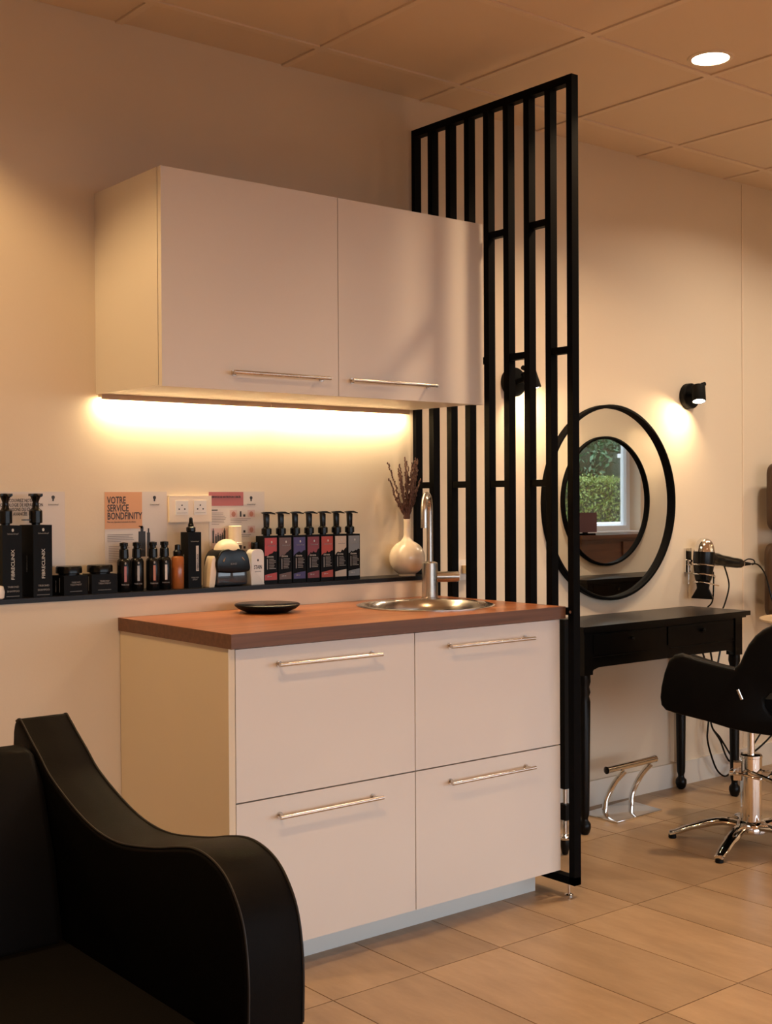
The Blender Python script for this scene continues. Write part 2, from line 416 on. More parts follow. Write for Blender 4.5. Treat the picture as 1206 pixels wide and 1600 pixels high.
tag(obj('plinth', MB().box(.0, 1.18, .085, .10, 0, .0795, b=.001).box(1.165, 1.18, .10, D1-.01, 0, .0795, b=.001), PLIN), 'white plinth board under the base cabinets, above the tiles', 'plinth')
# worktop with the round cut-out
wt0, wt1 = .8835, .9216
SX, SY, SR = .905, .300, .205
wm = MB(); ox0, ox1, oy0, oy1 = -.0247, 1.2095, -.0237, D1-.001
N = 64; hole = [(SX+SR*.97*math.cos(2*math.pi*i/N), SY+SR*.97*math.sin(2*math.pi*i/N)) for i in range(N)]
def edgept(a):
    dx, dy = math.cos(a), math.sin(a); t = 1e9
    if dx > 1e-9: t = min(t, (ox1-SX)/dx)
    if dx < -1e-9: t = min(t, (ox0-SX)/dx)
    if dy > 1e-9: t = min(t, (oy1-SY)/dy)
    if dy < -1e-9: t = min(t, (oy0-SY)/dy)
    return (SX+dx*t, SY+dy*t)
angs = sorted([2*math.pi*i/N for i in range(N)] + [math.atan2(y-SY, x-SX) % (2*math.pi) for x in (ox0, ox1) for y in (oy0, oy1)])
inn = [(SX+SR*.97*math.cos(a), SY+SR*.97*math.sin(a)) for a in angs]; out = [edgept(a) for a in angs]; n = len(angs)
vs = [(x, y, wt1) for x, y in inn]+[(x, y, wt1) for x, y in out]+[(x, y, wt0) for x, y in inn]+[(x, y, wt0) for x, y in out]
fs = []
for i in range(n):
    j = (i+1) % n
    fs += [(i, n+i, n+j, j), (2*n+j, 3*n+j, 3*n+i, 2*n+i), (n+i, 3*n+i, 3*n+j, n+j), (j, 2*n+j, 2*n+i, i)]
wm._add(vs, fs); o = obj('worktop', wm, WTOP, smooth=20); tag(o, 'thick reddish-brown wooden worktop over the white base cabinets', 'worktop')

wo = bpy.data.objects['worktop']
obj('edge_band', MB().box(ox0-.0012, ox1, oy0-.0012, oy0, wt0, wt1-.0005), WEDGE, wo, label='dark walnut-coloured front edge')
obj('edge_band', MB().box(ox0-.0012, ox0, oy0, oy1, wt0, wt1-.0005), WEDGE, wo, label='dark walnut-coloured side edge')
# sink
t = thing('round_sink', 'round stainless steel sink set into the wooden worktop', 'sink', (SX, SY, wt1))
obj('bowl', MB().lathe([(.222, .0005), (.222, .003), (.214, .0055), (.200, .004), (.192, -.004), (.186, -.03), (.180, -.13), (.165, -.155), (.03, -.162), (.03, -.166), (.17, -.159), (.184, -.134), (.1895, -.03), (.1955, -.004), (.196, 0)], n=64, closed=True), DSTEEL, t)
obj('drain', MB().lathe([(.002, -.158), (.02, -.158), (.032, -.1605), (.0318, -.163)], n=24), CHROME, t)
# faucet
FX, FY = 1.098, .500
t = thing('kitchen_faucet', 'brushed steel gooseneck faucet standing behind the round sink', 'faucet', (FX, FY, wt1))
obj('body', MB().lathe([(.031, 0), (.031, .004), (.0275, .006), (.0275, .122), (.020, .126), (.0155, .128)], n=32), STEEL, t)
d = Vector((-.77, -.64, 0)).normalized()
pts = [Vector((0, 0, .12)), Vector((0, 0, .22))]; R = .055
for i in range(0, 13):
    a = math.pi*i/12; pts.append(d*(R-R*math.cos(a)) + Vector((0, 0, .300+R*math.sin(a))))
pts += [d*2*R+Vector((0, 0, .245))]
obj('spout', MB().tube(pts, .0115, 20), STEEL, t)
lv = obj('lever', MB().cyl((.020, -.012, .075), (.080, -.052, .075), .0185, n=24).cyl((.080, -.052, .075), (.084, -.0545, .075), .0165, n=24), STEEL, t)
# black disc on the worktop
t = thing('black_dish', 'round black shallow disc lying on the wooden worktop', 'dish', (.395, .445, wt1))
obj('base', MB().lathe([(.040, 0), (.062, .001), (.088, .012), (.099, .021), (.099, .024)], n=48), BPLASM, t)
obj('rim', MB().lathe([(.0985, .0235), (.1, .025), (.096, .0275), (.02, .0262), (.002, .0262)], n=48), BPLAS, t)

# ------------------------------------------------------------------ wall cabinets
U1, UZ0, UZ1, UX0 = .3173, 1.5781, 2.1824, -.0309
UW = .606
for k in range(2):
    x0 = UX0+k*UW
    lab = ['cream wall cabinet with long handle, left unit with its golden side exposed', 'cream wall cabinet with long handle, right unit next to the black screen'][k]
    t = thing('wall_cabinet', lab, 'cabinet', (x0, 0, UZ0), group='cream wall cabinets above the ledge')
    H = UZ1-UZ0; e = .018; y1 = W-.0005
    b = MB(); b.box(0.0005, e, U1+.021, y1, .004, H, b=.0008, seg=1).box(UW-e, UW-.0005, U1+.021, y1, .004, H).box(e, UW-e, U1+.021, y1, .004, .022).box(e, UW-e, U1+.021, y1, H-e, H).box(e, UW-e, y1-.006, y1, .022, H-e)
    obj('carcass', b, CABW, t)
    dz = 0
    d = obj('door', MB().box(.0012, UW-.0012, U1, U1+.0185, dz, H, b=.0012), CABW, t)
    hx = (.184-UX0) if k == 0 else (.609-UX0-UW)
    pull(d, hx, hx+.34, 1.6275-UZ0, U1)
for k, (a, b_) in enumerate(((-.028, .5745), (.5765, 1.170))):
    LYB = .690
    t = thing('under_cabinet_light', ['slim glowing light bar under the left wall cabinet', 'slim glowing light bar under the right wall cabinet'][k], 'light', (a, LYB, UZ0-.004), group='light bars under the wall cabinets')
    L = b_-a
    obj('housing', MB().box(0, L, 0, .020, 0, .0078, b=.001).box(0, L, -.003, 0, -.008, .0078, b=.001), mat('bronze_aluminium', (.55, .40, .27), .55, 0), t)
    obj('diffuser', MB().box(.010, L-.010, .001, .019, -.004, 0), LEDM, t)
    area_light('strip_lamp', (L/2, .012, -.006), (0, .60, -1), L-.02, .014, P_LED, (1, .78, .44), 180, parent=t)

# ------------------------------------------------------------------ slatted screen
YF = -.0558
t = thing('slatted_screen', 'black metal slatted room divider standing beside the white cabinets', 'screen', (XS, 0, 0))
ZT, ZB = 2.594, .0404
ys = [.728-.0953*k for k in range(9)]
for k, y in enumerate(ys):
    y1 = min(y, W-.001); y0 = y-.0245
    if k == 8: y0 = YF; y1 = YF+.023
    z0 = ZB+.025 if k < 8 else ZB+.0005
    if k in (0, 1): z0 = ZB+.025
    obj('slat', MB().box(0, .030, y0, y1, z0, ZT-.026, b=.001, seg=1), BLACKM, t)
obj('top_rail', MB().box(0, .030, YF, W-.001, ZT-.026, ZT, b=.001, seg=1), BLACKM, t)
obj('bottom_rail', MB().box(0, .030, YF, W-.001, ZB, ZB+.0249, b=.001, seg=1), BLACKM, t)
def cross(k, z): # between slat k and k+1 (0-based)
    obj('crossbar', MB().box(.003, .027, ys[k+1]-.001, ys[k]-.0235, z-.011, z+.011, b=.001, seg=1), BLACKM, t)
for k in (0, 2, 4, 6):
    for z in (2.150, 1.313, .48): cross(k, z)
for k in (1, 3, 5, 7):
    for z in (1.7325, .905): cross(k, z)
for y in (-.018, .60):
    f = MB().cyl((.015, y, .006), (.015, y, ZB), .004, n=12).lathe([(.014, 0), (.014, .003), (.006, .007)], (.015, y, 0), 20)
    obj('levelling_foot', f, CHROME, t, label='chrome levelling foot')
obj('fixing_bolt', MB().cyl((-.003, -.044, .905), (0.001, -.044, .905), .005, n=12), CHROME, t)

# thin stand seen between cabinet and screen post
t = thing('equipment_stand', 'black upright with chrome rod and black foot, seen between cabinet and screen post', 'stand', (1.556, .304, 0))
obj('column', MB().box(-.014, .014, -.014, .014, .235, .835, b=.003), BPLASM, t)
obj('rod', MB().cyl((0, 0, .06), (0, 0, .24), .008, n=16), CHROME, t)
obj('clamp', MB().box(-.016, .016, -.018, .018, .125, .18, b=.003), BPLASM, t)
obj('collar', MB().lathe([(.009, .050), (.016, .053), (.017, .059), (.013, .063), (.017, .067), (.010, .073)], n=24), CHROME, t)
obj('foot', MB().lathe([(.006, .0), (.011, .003), (.018, .035), (.016, .052)], n=24), BPLAS, t)

# ------------------------------------------------------------------ posters and sockets
def logo(parent, x, z, s=.011):
    pts = [(-.5, .55), (-.2, .8), (.25, .78), (.5, .45), (.42, .05), (.2, -.25), (.22, -.6), (-.05, -.75), (-.28, -.55), (-.22, -.2), (-.45, .1)]
    obj('head_emblem', MB().prism([(x+a*s, z+b*s) for a, b in pts], 'y', -.0012, -.0008), INK, parent)
    text('Schwarzkopf', .0075, GINK, parent, (x, -.0011, z-.020), sx=.85, align='CENTER')
def lines(parent, x, z, w_, n, dz=.0052, h=.0016, m=GINK):
    b = MB()
    for k in range(n):
        ww = w_*random.uniform(.75, 1) if k < n-1 else w_*.5
        b.box(x, x+ww, -.0012, -.0009, z-k*dz-h, z-k*dz)
    obj('small_print', b, m, parent)
PWD, PHT, PZ = .2115, .297, 1.291
def poster(x, label):
    t = thing('poster', label, 'poster', (x, W-.0002, PZ-PHT), group=None)
    obj('sheet', MB().box(0, PWD, -.0008, 0, 0, PHT), PAPER, t); return t
H = PHT
t = poster(-.3435, 'pale poster with black headline, half hidden behind the two large pump bottles')
text('DÉCOUVREZ NOTRE\nTECHNOLOGIE DE RÉPARATION\nDES LIAISONS DU CHEVEU\nAVANCÉE', .0135, INK, t, (.074, -.0012, H-.030), sx=.70, bold=.018, align='CENTER', space=.95)
logo(t, .175, H-.020); lines(t, .02, H-.10, .09, 6)
t = poster(-.0045, 'poster with an orange headline block, left of the double socket')
obj('orange_block', MB().box(.0, .125, -.0011, -.0008, H-.113, H-.001), ORANGE, t)
text('VOTRE\nSERVICE\nBONDFINITY', .0300, INK, t, (.008, -.0014, H-.036), sx=.66, bold=.016, space=.80)
text('Pour une réparation instantanée du cheveu', .0068, INK, t, (.008, -.0014, H-.094), sx=.8)
logo(t, .168, H-.022)
lines(t, .008, H-.130, .09, 5); lines(t, .012, H-.165, .07, 10)
obj('printed_bottle', MB().box(.112, .136, -.0011, -.0009, H-.20, H-.122).box(.119, .129, -.0011, -.0009, H-.122, H-.108).box(.113, .128, -.0011, -.0009, H-.108, H-.105), INK, t)
obj('printed_bottle', MB().box(.141, .152, -.0011, -.0009, H-.20, H-.126).box(.144, .149, -.0011, -.0009, H-.126, H-.113), INK, t)
t = poster(.3575, 'poster with a rose headline bar and small product pictures, behind the white device')
obj('rose_block', MB().box(.0, .130, -.0011, -.0008, H-.046, H-.001), ROSE, t)
text('SERVICE DE NUTRITION CIBLÉE', .0085, INK, t, (.009, -.0014, H-.020), sx=.92, bold=.03)
logo(t, .160, H-.024); lines(t, .010, H-.058, .045, 1, h=.003, m=INK); lines(t, .010, H-.068, .055, 8)
obj('pink_block', MB().box(.008, .070, -.0011, -.0008, H-.200, H-.118), PINKP, t)
b = MB()
for x, hh in ((.012, .040), (.022, .022), (.030, .026), (.038, .022), (.046, .026), (.054, .040)):
    b.box(x, x+.007, -.0014, -.0011, H-.165, H-.165+hh); b.box(x+.002, x+.005, -.0014, -.0011, H-.165+hh, H-.158+hh)
obj('printed_bottle', b, INK, t)
for rr in range(3):
    zz = H-.060-rr*.052
    for cc, xx in enumerate((.078, .112, .146)):
        q = obj('picture_box', MB().box(xx, xx+.028, -.0011, -.0008, zz-.024, zz), PINKP if cc != 1 else PAPER, t)
        if cc != 1: obj('hair_swatch', MB().prism([(xx+.014+.008*math.sin(a*.7854)*(1 if a else 1), zz-.013-.009*math.cos(a*.7854)) for a in range(8)], 'y', -.0014, -.0011), SWATCH, q)
        else: obj('printed_jar', MB().box(xx+.004, xx+.010, -.0014, -.0011, zz-.022, zz-.004).box(xx+.017, xx+.025, -.0014, -.0011, zz-.022, zz-.014), INK, q)
    lines(t, .080, zz-.028, .085, 3)
def socket_face(parent, x, z, s=.045):
    f = obj('socket_insert', MB().box(x-s/2, x+s/2, -.0125, -.0095, z-s/2, z+s/2, b=.0015), WHITEP, parent)
    obj('pin_hole', MB().cyl((x-.010, -.0130, z-.004), (x-.010, -.0124, z-.004), .0026, n=10).cyl((x+.010, -.0130, z-.004), (x+.010, -.0124, z-.004), .0026, n=10).cyl((x, -.0130, z+.008), (x, -.0124, z+.008), .0026, n=10), INK, f)
    obj('shutter_line', MB().box(x-s/2+.004, x+s/2-.004, -.0129, -.0124, z-s/2+.006, z-s/2+.0072), GINK, f)
t = thing('double_socket', 'cream double wall socket between two posters above the ledge', 'socket', (.2105, W, 1.195))
obj('cover_plate', MB().box(0, .152, -.010, 0, 0, .083, b=.004, seg=3), CREAM, t)
socket_face(t, .043, .045); socket_face(t, .109, .045)
t = thing('wall_socket', 'small cream wall socket with a plug, seen between the lower slats', 'socket', (1.455, W, .960))
obj('cover_plate', MB().box(-.03, .03, -.009, 0, 0, .075, b=.004), WHITEP, t); obj('plug', MB().box(-.015, .015, -.035, -.009, .025, .055, b=.005), TRAYM, t)

# ------------------------------------------------------------------ bottles on the ledge
YB = .655
def pump_head(t, z, s, dx=1, m=BPLAS, flatnoz=False):
    """collar, stem and nozzle above shoulder height z, total height s"""
    obj('collar', MB().lathe([(.0165*s/.06, z), (.0165*s/.06, z+s*.36), (.012*s/.06, z+s*.38)], n=24), m, t)
def rect_bottle(name, label, cat, x, wid, dep, h, m, group, rz=0, y=YB):
    t = thing(name, label, cat, (x, y, LEDGE), rz, group)
    obj('bottle_body', MB().box(-wid/2, wid/2, -dep/2, dep/2, 0, h, b=.005, seg=3), m, t); return t
# two tall black pump bottles
for k, x in enumerate((-.340, -.251)):
    lab = ['tall black square pump bottle on the ledge, cut by the left edge of the picture', 'tall black square pump bottle on the ledge, right one of the two large ones'][k]
    t = rect_bottle('pump_bottle', lab, 'bottle', x, .056, .092, .203, BPLASM, 'tall black pump bottles', 0, .655)
    obj('collar', MB().lathe([(.012, .203), (.012, .207), (.0185, .209), (.0185, .243), (.014, .247)], n=28), BPLAS, t)
    obj('collar_tab', MB().box(-.040, -.012, -.006, .006, .216, .219, b=.001), BPLAS, t)
    obj('pump', MB().lathe([(.014, .245), (.010, .252), (.0085, .268), (.012, .278), (.015, .284), (.015, .292), (.003, .293)], n=24).box(-.017, .017, -.011, .011, .285, .292, b=.003).tube([(0, -.01, .288), (0, -.038, .286)], .004), BPLAS, t)
    text('FIBRECLINIX', .0135, LETTB, t, (.006, -.0466, .052), sx=1.12, bold=.01, rot=(math.pi/2, math.pi/2, 0))
    obj('front_emblem', MB().sphere((.002, -.0462, .190), .0035, (1, .1, 1.3), 8), LETTB, t)
    text('Schwarzkopf', .0062, LETT, t, (.002, -.0466, .178), align='CENTER')
    text('TRIBOND', .0075, LETT, t, (.002, -.0466, .030), align='CENTER'); text('SHAMPOO', .0075, LETT, t, (.002, -.0466, .018), align='CENTER')
    text('FIBRECLINIX', .0085, LETT, t, (-.0284, -.005, .07), rot=(math.pi/2, math.pi/2, -math.pi/2))
    obj('side_rule', MB().box(-.018, .020, -.0465, -.0460, .006, .007), LETT, t)
t = thing('white_pot', 'small white round pot on the ledge, barely showing at the left edge', 'pot', (-.385, .610, LEDGE))
obj('pot_body', MB().lathe([(.014, 0), (.020, .004), (.022, .020), (.018, .036), (.004, .040)], n=24), WHITEP, t)
# jars
for k, x in enumerate((-.153, -.056)):
    lab = ['black square jar with round lid, beside the tall pump bottle', 'black square jar with round lid, beside the slim serum bottles'][k]
    t = thing('treatment_jar', lab, 'jar', (x, .652, LEDGE), math.radians(8 if k == 0 else -4), 'black treatment jars')
    obj('jar_body', MB().box(-.0395, .0395, -.036, .036, 0, .056, b=.006, seg=3), BPLASM, t)
    obj('lid', MB().lathe([(.030, .056), (.030, .060), (.0375, .062), (.0375, .078), (.035, .082), (.005, .083)], n=36), BPLAS, t)
    text('FIBRECLINIX', .0062, LETT, t, (-.0397, .004, .008), rot=(math.pi/2, math.pi/2, -math.pi/2)); text('TRIBOND\nTREATMENT', .0068, LETT, t, (0, -.0364, .034), align='CENTER')
    obj('side_rule', MB().box(-.0400, -.0395, -.014, -.0125, .008, .050).box(-.02, .02, -.0364, -.0360, .010, .011), LETT, t)
# four slim serum bottles
SC = [('pink stripe', (.42, .15, .14), .016), ('grey stripe', (.40, .38, .36), .064), ('copper stripe', (.45, .17, .09), .112), ('white stripe', (.66, .62, .57), .157)]
for k, (nm, c, x) in enumerate(SC):
    t = thing('serum_bottle', 'small black serum bottle with a %s label, standing on the ledge' % nm, 'bottle', (x, .640+(k % 2)*.010, LEDGE), 0, 'slim black serum bottles')
    obj('bottle_body', MB().lathe([(.019, 0), (.0205, .003), (.0205, .088), (.018, .095), (.0125, .099), (.0125, .102)], n=28), BPLAS, t)
    obj('cap', MB().lathe([(.0145, .101), (.0135, .125), (.010, .128), (.010, .134), (.0125, .135), (.0125, .145), (.003, .147)], n=24).tube([(0, 0, .141), (0, -.018, .140)], .004), BPLAS, t)
    cx = -.0065
    mm = mat('serum_'+nm.replace(' ', '_'), c, .4)
    obj('label_stripe', MB().prism([(.0208*math.sin(a), -.0208*math.cos(a)) for a in (-.42, -.25, -.08)]+[(.0200*math.sin(a), -.0200*math.cos(a)) for a in (-.08, -.25, -.42)], 'z', .030, .076), mm, t, label=nm)
    text('TRIBOND', .0055, LETT, t, (-.007, -.0214, .020), align='CENTER', rot=(math.pi/2, 0, -.3))
    obj('front_emblem', MB().sphere((-.005, -.0202, .084), .003, (1, .25, 1.3), 8), LETT, t)
t = thing('amber_bottle', 'slim amber bottle with a black spray cap on the ledge', 'bottle', (.200, .645, LEDGE))
obj('bottle_body', MB().lathe([(.018, 0), (.0195, .003), (.0195, .094), (.016, .099), (.010, .101)], n=28), AMBER, t)
obj('cap', MB().lathe([(.0125, .100), (.0135, .102), (.0135, .114), (.009, .119), (.0085, .134), (.003, .136)], n=24), BPLAS, t)
t = rect_bottle('spray_bottle', 'large black spray bottle with a white label stripe, under the double socket', 'bottle', .253, .046, .046, .172, BPLASM, None)
obj('collar', MB().lathe([(.012, .172), (.0145, .175), (.0145, .186), (.009, .190)], n=24), BPLAS, t)
obj('sprayer', MB().lathe([(.0075, .188), (.0095, .193), (.0065, .202), (.0055, .215), (.003, .218)], n=20), BPLAS, t)
obj('label_stripe', MB().box(.004, .0135, -.0236, -.0229, .052, .130), LETTB, t, label='white label stripe')
text('FIBRECLINIX', .0088, INK, t, (.0125, -.0239, .056), rot=(math.pi/2, math.pi/2, 0), bold=.01)
text('FIBRECLINIX', .0078, LETT, t, (-.0233, .002, .06), rot=(math.pi/2, math.pi/2, -math.pi/2))
text('Schwarzkopf', .0055, LETT, t, (0, -.0235, .142), align='CENTER'); text('TRIBOND\nSPRAY', .0062, LETT, t, (0, -.0235, .030), align='CENTER')
# white and black tabletop device
t = thing('vapour_device', 'cream and black domed table device with a smoky tank, on the ledge', 'device', (.378, .648, LEDGE))
def rsp0(P): return [(v.x, v.y) for v in spline([(a, b, 0) for a, b in P+[P[0]]], 4)[:-1]]
def loop_prism(mb, poly, y0, y1, b=.004): return mb.prism(poly, 'y', y0, y1, b=b, seg=3, lim=50)
obj('black_housing', loop_prism(MB(), rsp0([(-.056, .046), (-.061, .072), (-.052, .100), (-.030, .116), (.030, .116), (.052, .100), (.061, .072), (.058, .046), (0, .042)]), -.040, .040, .013), BPLAS, t)
obj('dome_lid', MB().lathe([(.002, .148), (.012, .1465), (.026, .140), (.037, .128), (.0415, .115), (.040, .112), (.002, .112)], n=40), CREAM, t)
obj('tank', loop_prism(MB(), [(-.056, .002), (.062, .002), (.058, .058), (-.054, .058)], -.030, .040, .010), SMOKE, t)
sh = [(-.083, .0), (-.064, .0), (-.056, .050), (-.0555, .072), (-.062, .096), (-.070, .088), (-.077, .06)]
obj('left_shell', loop_prism(MB(), rsp0(sh), -.030, .010, .005), CREAM, t)
obj('right_trim', MB().tube(spline([(.048, -.031, .098), (.060, -.036, .075), (.068, -.033, .04), (.072, -.031, .001)], 5), .0022, 8), WHITEP, t)
obj('silver_strip', MB().tube([(-.038, -.041, .078), (-.024, -.036, .100)], .0022, 8).tube([(.024, -.036, .100), (.040, -.040, .080)], .0022, 8), CHROME, t)
text('BOND', .008, LETT, t, (0, -.0412, .068), align='CENTER')
t = thing('cream_capped_bottle', 'dark bottle with a large cream cap, behind the domed device', 'bottle', (.438, .695, LEDGE))
obj('bottle_body', MB().lathe([(.019, 0), (.0215, .003), (.0215, .110), (.017, .122), (.017, .126)], n=28), mat('dark_brown_glass', (.05, .02, .014), .12), t)
obj('cap', MB().lathe([(.0235, .126), (.0235, .134), (.021, .136), (.021, .186), (.019, .188), (.003, .188)], n=32), CREAM, t)
t = thing('stain_bottle', 'white bottle with a black cap and STAIN lettering, on the ledge', 'bottle', (.478, .640, LEDGE))
obj('bottle_body', MB().prism(rsp0([(-.0225, 0), (.0225, 0), (.0235, .004), (.0235, .05), (.0235, .090), (.021, .104), (.012, .112), (-.012, .112), (-.021, .104), (-.0235, .090), (-.0235, .05), (-.0235, .004)]), 'y', -.016, .016, b=.005, seg=3, lim=60), WHITEP, t)
obj('cap', MB().lathe([(.0115, .111), (.0125, .114), (.0125, .134), (.011, .136), (.003, .136)], n=24), BPLAS, t)
text('STAIN', .018, INK, t, (.001, -.0163, .050), sx=.62, align='CENTER', bold=.01); text('REMOVER', .0055, GINK, t, (.001, -.0163, .040), align='CENTER')
obj('front_emblem', MB().sphere((.001, -.0161, .078), .0028, (1, .1, 1.4), 8), INK, t)
# seven colour pump bottles
CB = [('bright red', (.42, .03, .018)), ('brown', (.13, .058, .034)), ('purple', (.050, .026, .13)), ('crimson', (.21, .022, .025)), ('orange red', (.42, .050, .022)), ('beige', (.55, .44, .34)), ('slate grey', (.21, .22, .23))]
random.seed(11)
for k, (nm, c) in enumerate(CB):
    x = .528+k*.0563
    pos = ['leftmost of the row of seven', 'second of the row of seven', 'third of the row of seven', 'fourth and middle one of the row of seven', 'fifth of the row of seven', 'sixth of the row of seven', 'rightmost of the row of seven'][k]
    t = rect_bottle('colour_pump_bottle', 'square %s and black pump bottle, %s' % (nm, pos), 'bottle', x, .0525, .046, .154, BPLASM, 'row of colour pump bottles', 0, .648)
    obj('collar', MB().lathe([(.0115, .154), (.0115, .158), (.0165, .159), (.0165, .177), (.012, .180), (.010, .182)], n=24), BPLAS, t)
    obj('pump', MB().prism([(-.0075, .180), (.0075, .180), (.0085, .224), (-.009, .226)], 'y', -.008, .008, b=.003).prism([(-.018, .229), (-.008, .224), (.012, .226), (.030, .223), (.030, .226), (.012, .232), (-.006, .232)], 'y', -.009, .009, b=.001), BPLAS, t)
    mm = mat('label_'+nm.replace(' ', '_'), c, .38)
    yy = -.0236; x0, x1 = -.0225, .0240
    top = [(x0, .148), (x1, .148)]; jag = []; zz = .094 + .010
    for q in range(9):
        jag.append((x1-(x1-x0)*q/8, .105-.016*q/8+random.uniform(-.005, .005)))
    obj('label_panel', MB().prism(top+jag, 'y', yy, yy+.0008), mm, t, label='%s upper label' % nm)
    obj('label_foot', MB().prism([(x0, .012), (x1, .012), (x1, .036), (.008, .034), (-.005, .032), (x0, .029)], 'y', yy, yy+.0008), mm, t, label='%s lower label' % nm)
    b = MB()
    for q in range(7): b.box(-.006, -.006+random.uniform(.018, .028), yy, yy+.0006, .048+q*.005, .0498+q*.005)
    b.box(-.014, -.011, yy, yy+.0006, .046, .080)
    obj('small_print', b, LETT, t)
    text('Schwarzkopf', .0058, LETT, t, (.004, yy-.0003, .121), align='CENTER'); text('chroma', .0105, LETTB, t, (-.015, yy-.0003, .0845), sx=.8)
    text('250 ml', .0062, LETTB, t, (-.014, yy-.0004, .022))
    obj('front_emblem', MB().sphere((.004, yy, .134), .0028, (1, .2, 1.4), 8), LETTB, t)
# vase and lavender
VX, VY = 1.122, .650
t = thing('round_vase', 'round cream ceramic vase with a narrow neck on the ledge', 'vase', (VX, VY, LEDGE))
prof = [(.030, 0)]
for i in range(1, 17):
    a = -math.pi/2 + math.pi*i/18 + .32
    r = .0640*math.cos(a); z = .0625+.0635*math.sin(a)
    if r > .016 and z > .001: prof.append((r, z))
prof += [(.0145, .133), (.0118, .142), (.0110, .165), (.0112, .190), (.0125, .198), (.0120, .200), (.0095, .198), (.0085, .17), (.0085, .15)]
obj('vase_body', MB().lathe(prof, n=48), CERAM, t)
t = thing('dried_lavender', 'bunch of dried brown lavender stems standing in the round vase', 'dried flowers', (VX, VY, LEDGE+.150))
random.seed(5)
ends = [(-.088, .245), (-.066, .19), (-.012, .245), (.012, .25), (.036, .225), (.047, .18), (-.045, .24), (.025, .20), (-.015, .18), (.035, .16), (-.075, .150), (-.055, .225), (-.035, .250), (-.020, .265), (-.005, .225), (.004, .262), (.020, .235), (.030, .260), (.043, .240), (.052, .205), (.060, .190), (-.045, .190), (.012, .200), (-.028, .210)]
for ex, ez in ends:
    ey = random.uniform(-.045, .02); q = spline([(random.uniform(-.004, .004), random.uniform(-.004, .004), .0), (ex*.12, ey*.1, .06), (ex*.55, ey*.6, ez*.62), (ex, ey, ez)], 5)
    st = obj('stem', MB().tube(q, .0011, 5), STEMM, t)
    fmb = MB()
    for k in range(30):
        f = .30+.70*k/29; i = f*(len(q)-1); a = int(min(i, len(q)-2)); p = q[a].lerp(q[a+1], i-a)
        rr = .0062*(1-.5*f)
        an = random.random()*6.28; c = p+Vector((math.cos(an), math.sin(an), .4))*rr*.7
        fmb.sphere(c, rr*.85, (1, 1, 1.5), 4)
    obj('flower_spike', fmb, DRIED, st)

# ------------------------------------------------------------------ vanity table
def make_vanity(loc, rz, label):
    t = thing('vanity_table', label, 'table', loc, rz, 'black vanity tables')
    # local: x -.52...52, y 0 (front) ... .315 (wall)
    top = [(-.52, 0), (.52, 0), (.52, .315), (-.52, .315)]
    obj('tabletop', MB().box(-.52, .52, 0, .312, .766, .785, b=.006, seg=3).box(-.505, .505, .012, .312, .757, .766), BLACKW, t)
    for s in (-1, 1):
        for y in (.045, .275):
            b = MB(); x = s*(.468 if y < .1 else .405)
            b.box(x-.0235, x+.0235, y-.0235, y+.0235, .60, .757, b=.002)
            b.lathe([(.012, 0), (.019, .008), (.024, .026), (.023, .040), (.014, .052), (.013, .060), (.0175, .075), (.0185, .10), (.0235, .50), (.019, .52), (.024, .535), (.0195, .555), (.025, .575), (.0235, .602)], (x, y, 0), 24)
            obj('leg', b, BLACKW, t)
    obj('apron', MB().prism([(-.445, .757), (.445, .757), (.445, .60), (.430, .617), (.40, .624), (-.40, .624), (-.430, .617), (-.445, .60)], 'x' if 0 else 'y', .030, .048)
        .box(-.485, -.470, .07, .25, .624, .757).box(.470, .485, .07, .25, .624, .757).box(-.445, .445, .285, .298, .624, .757), BLACKW, t)
    for s in (-1, 1):
        x0, x1 = (-.437, -.006) if s < 0 else (.006, .437)
        d = obj('drawer', MB().box(x0, x1, .0255, .030, .676, .750, b=.0015), BLACKW, t)
        for xx in ((x0+x1)/2,): obj('knob', MB().sphere((xx, .0165, .722), .0085, (1, 1, 1), 8), BLACKW, d)
    obj('moulding', MB().box(-.445, -.11, .0265, .0300, .660, .664, b=.001).box(.02, .445, .0265, .0300, .660, .664, b=.001), BLACKW, t)
    return t
VXC = 2.278
van = make_vanity((VXC, W-.014-.313, 0), 0, 'black wooden vanity table with turned legs under the round wall mirror')
van2 = copy_tree(van); van2['label'] = 'black vanity table reflected low in the round mirror, against the partition'
OXC = 4.295
van2.location = (OXC, PY1+.315, 0); van2.rotation_euler = (0, 0, math.pi)
# mirrors
def make_mirror(loc, rz, label):
    t = thing('round_mirror', label, 'mirror', loc, rz, 'round black-framed mirrors')
    R = Matrix.Rotation(math.pi/2, 4, 'X')
    obj('frame', MB().lathe([(.391, 0), (.4055, 0), (.4055, .027), (.402, .030), (.394, .030), (.391, .027)], n=96, mtx=R, closed=True), BLACKM, t)
    obj('backing', MB().lathe([(.001, 0.001), (.3915, 0.001), (.3915, .006), (.001, .006)], n=96, mtx=R), BLACKM, t)
    obj('mirror_glass', MB().lathe([(.001, .0065), (.3908, .0065), (.3908, .0100), (.001, .0100)], n=96, mtx=R), MIRR, t)
    return t
mir = make_mirror((VXC, W, 1.245), 0, 'large round mirror with a black ring frame on the wall behind the screen')
mir2 = copy_tree(mir); mir2['label'] = 'round mirror with black ring seen reflected inside the large wall mirror'
mir2.location = (OXC, PY1, 1.245); mir2.rotation_euler = (0, 0, math.pi)
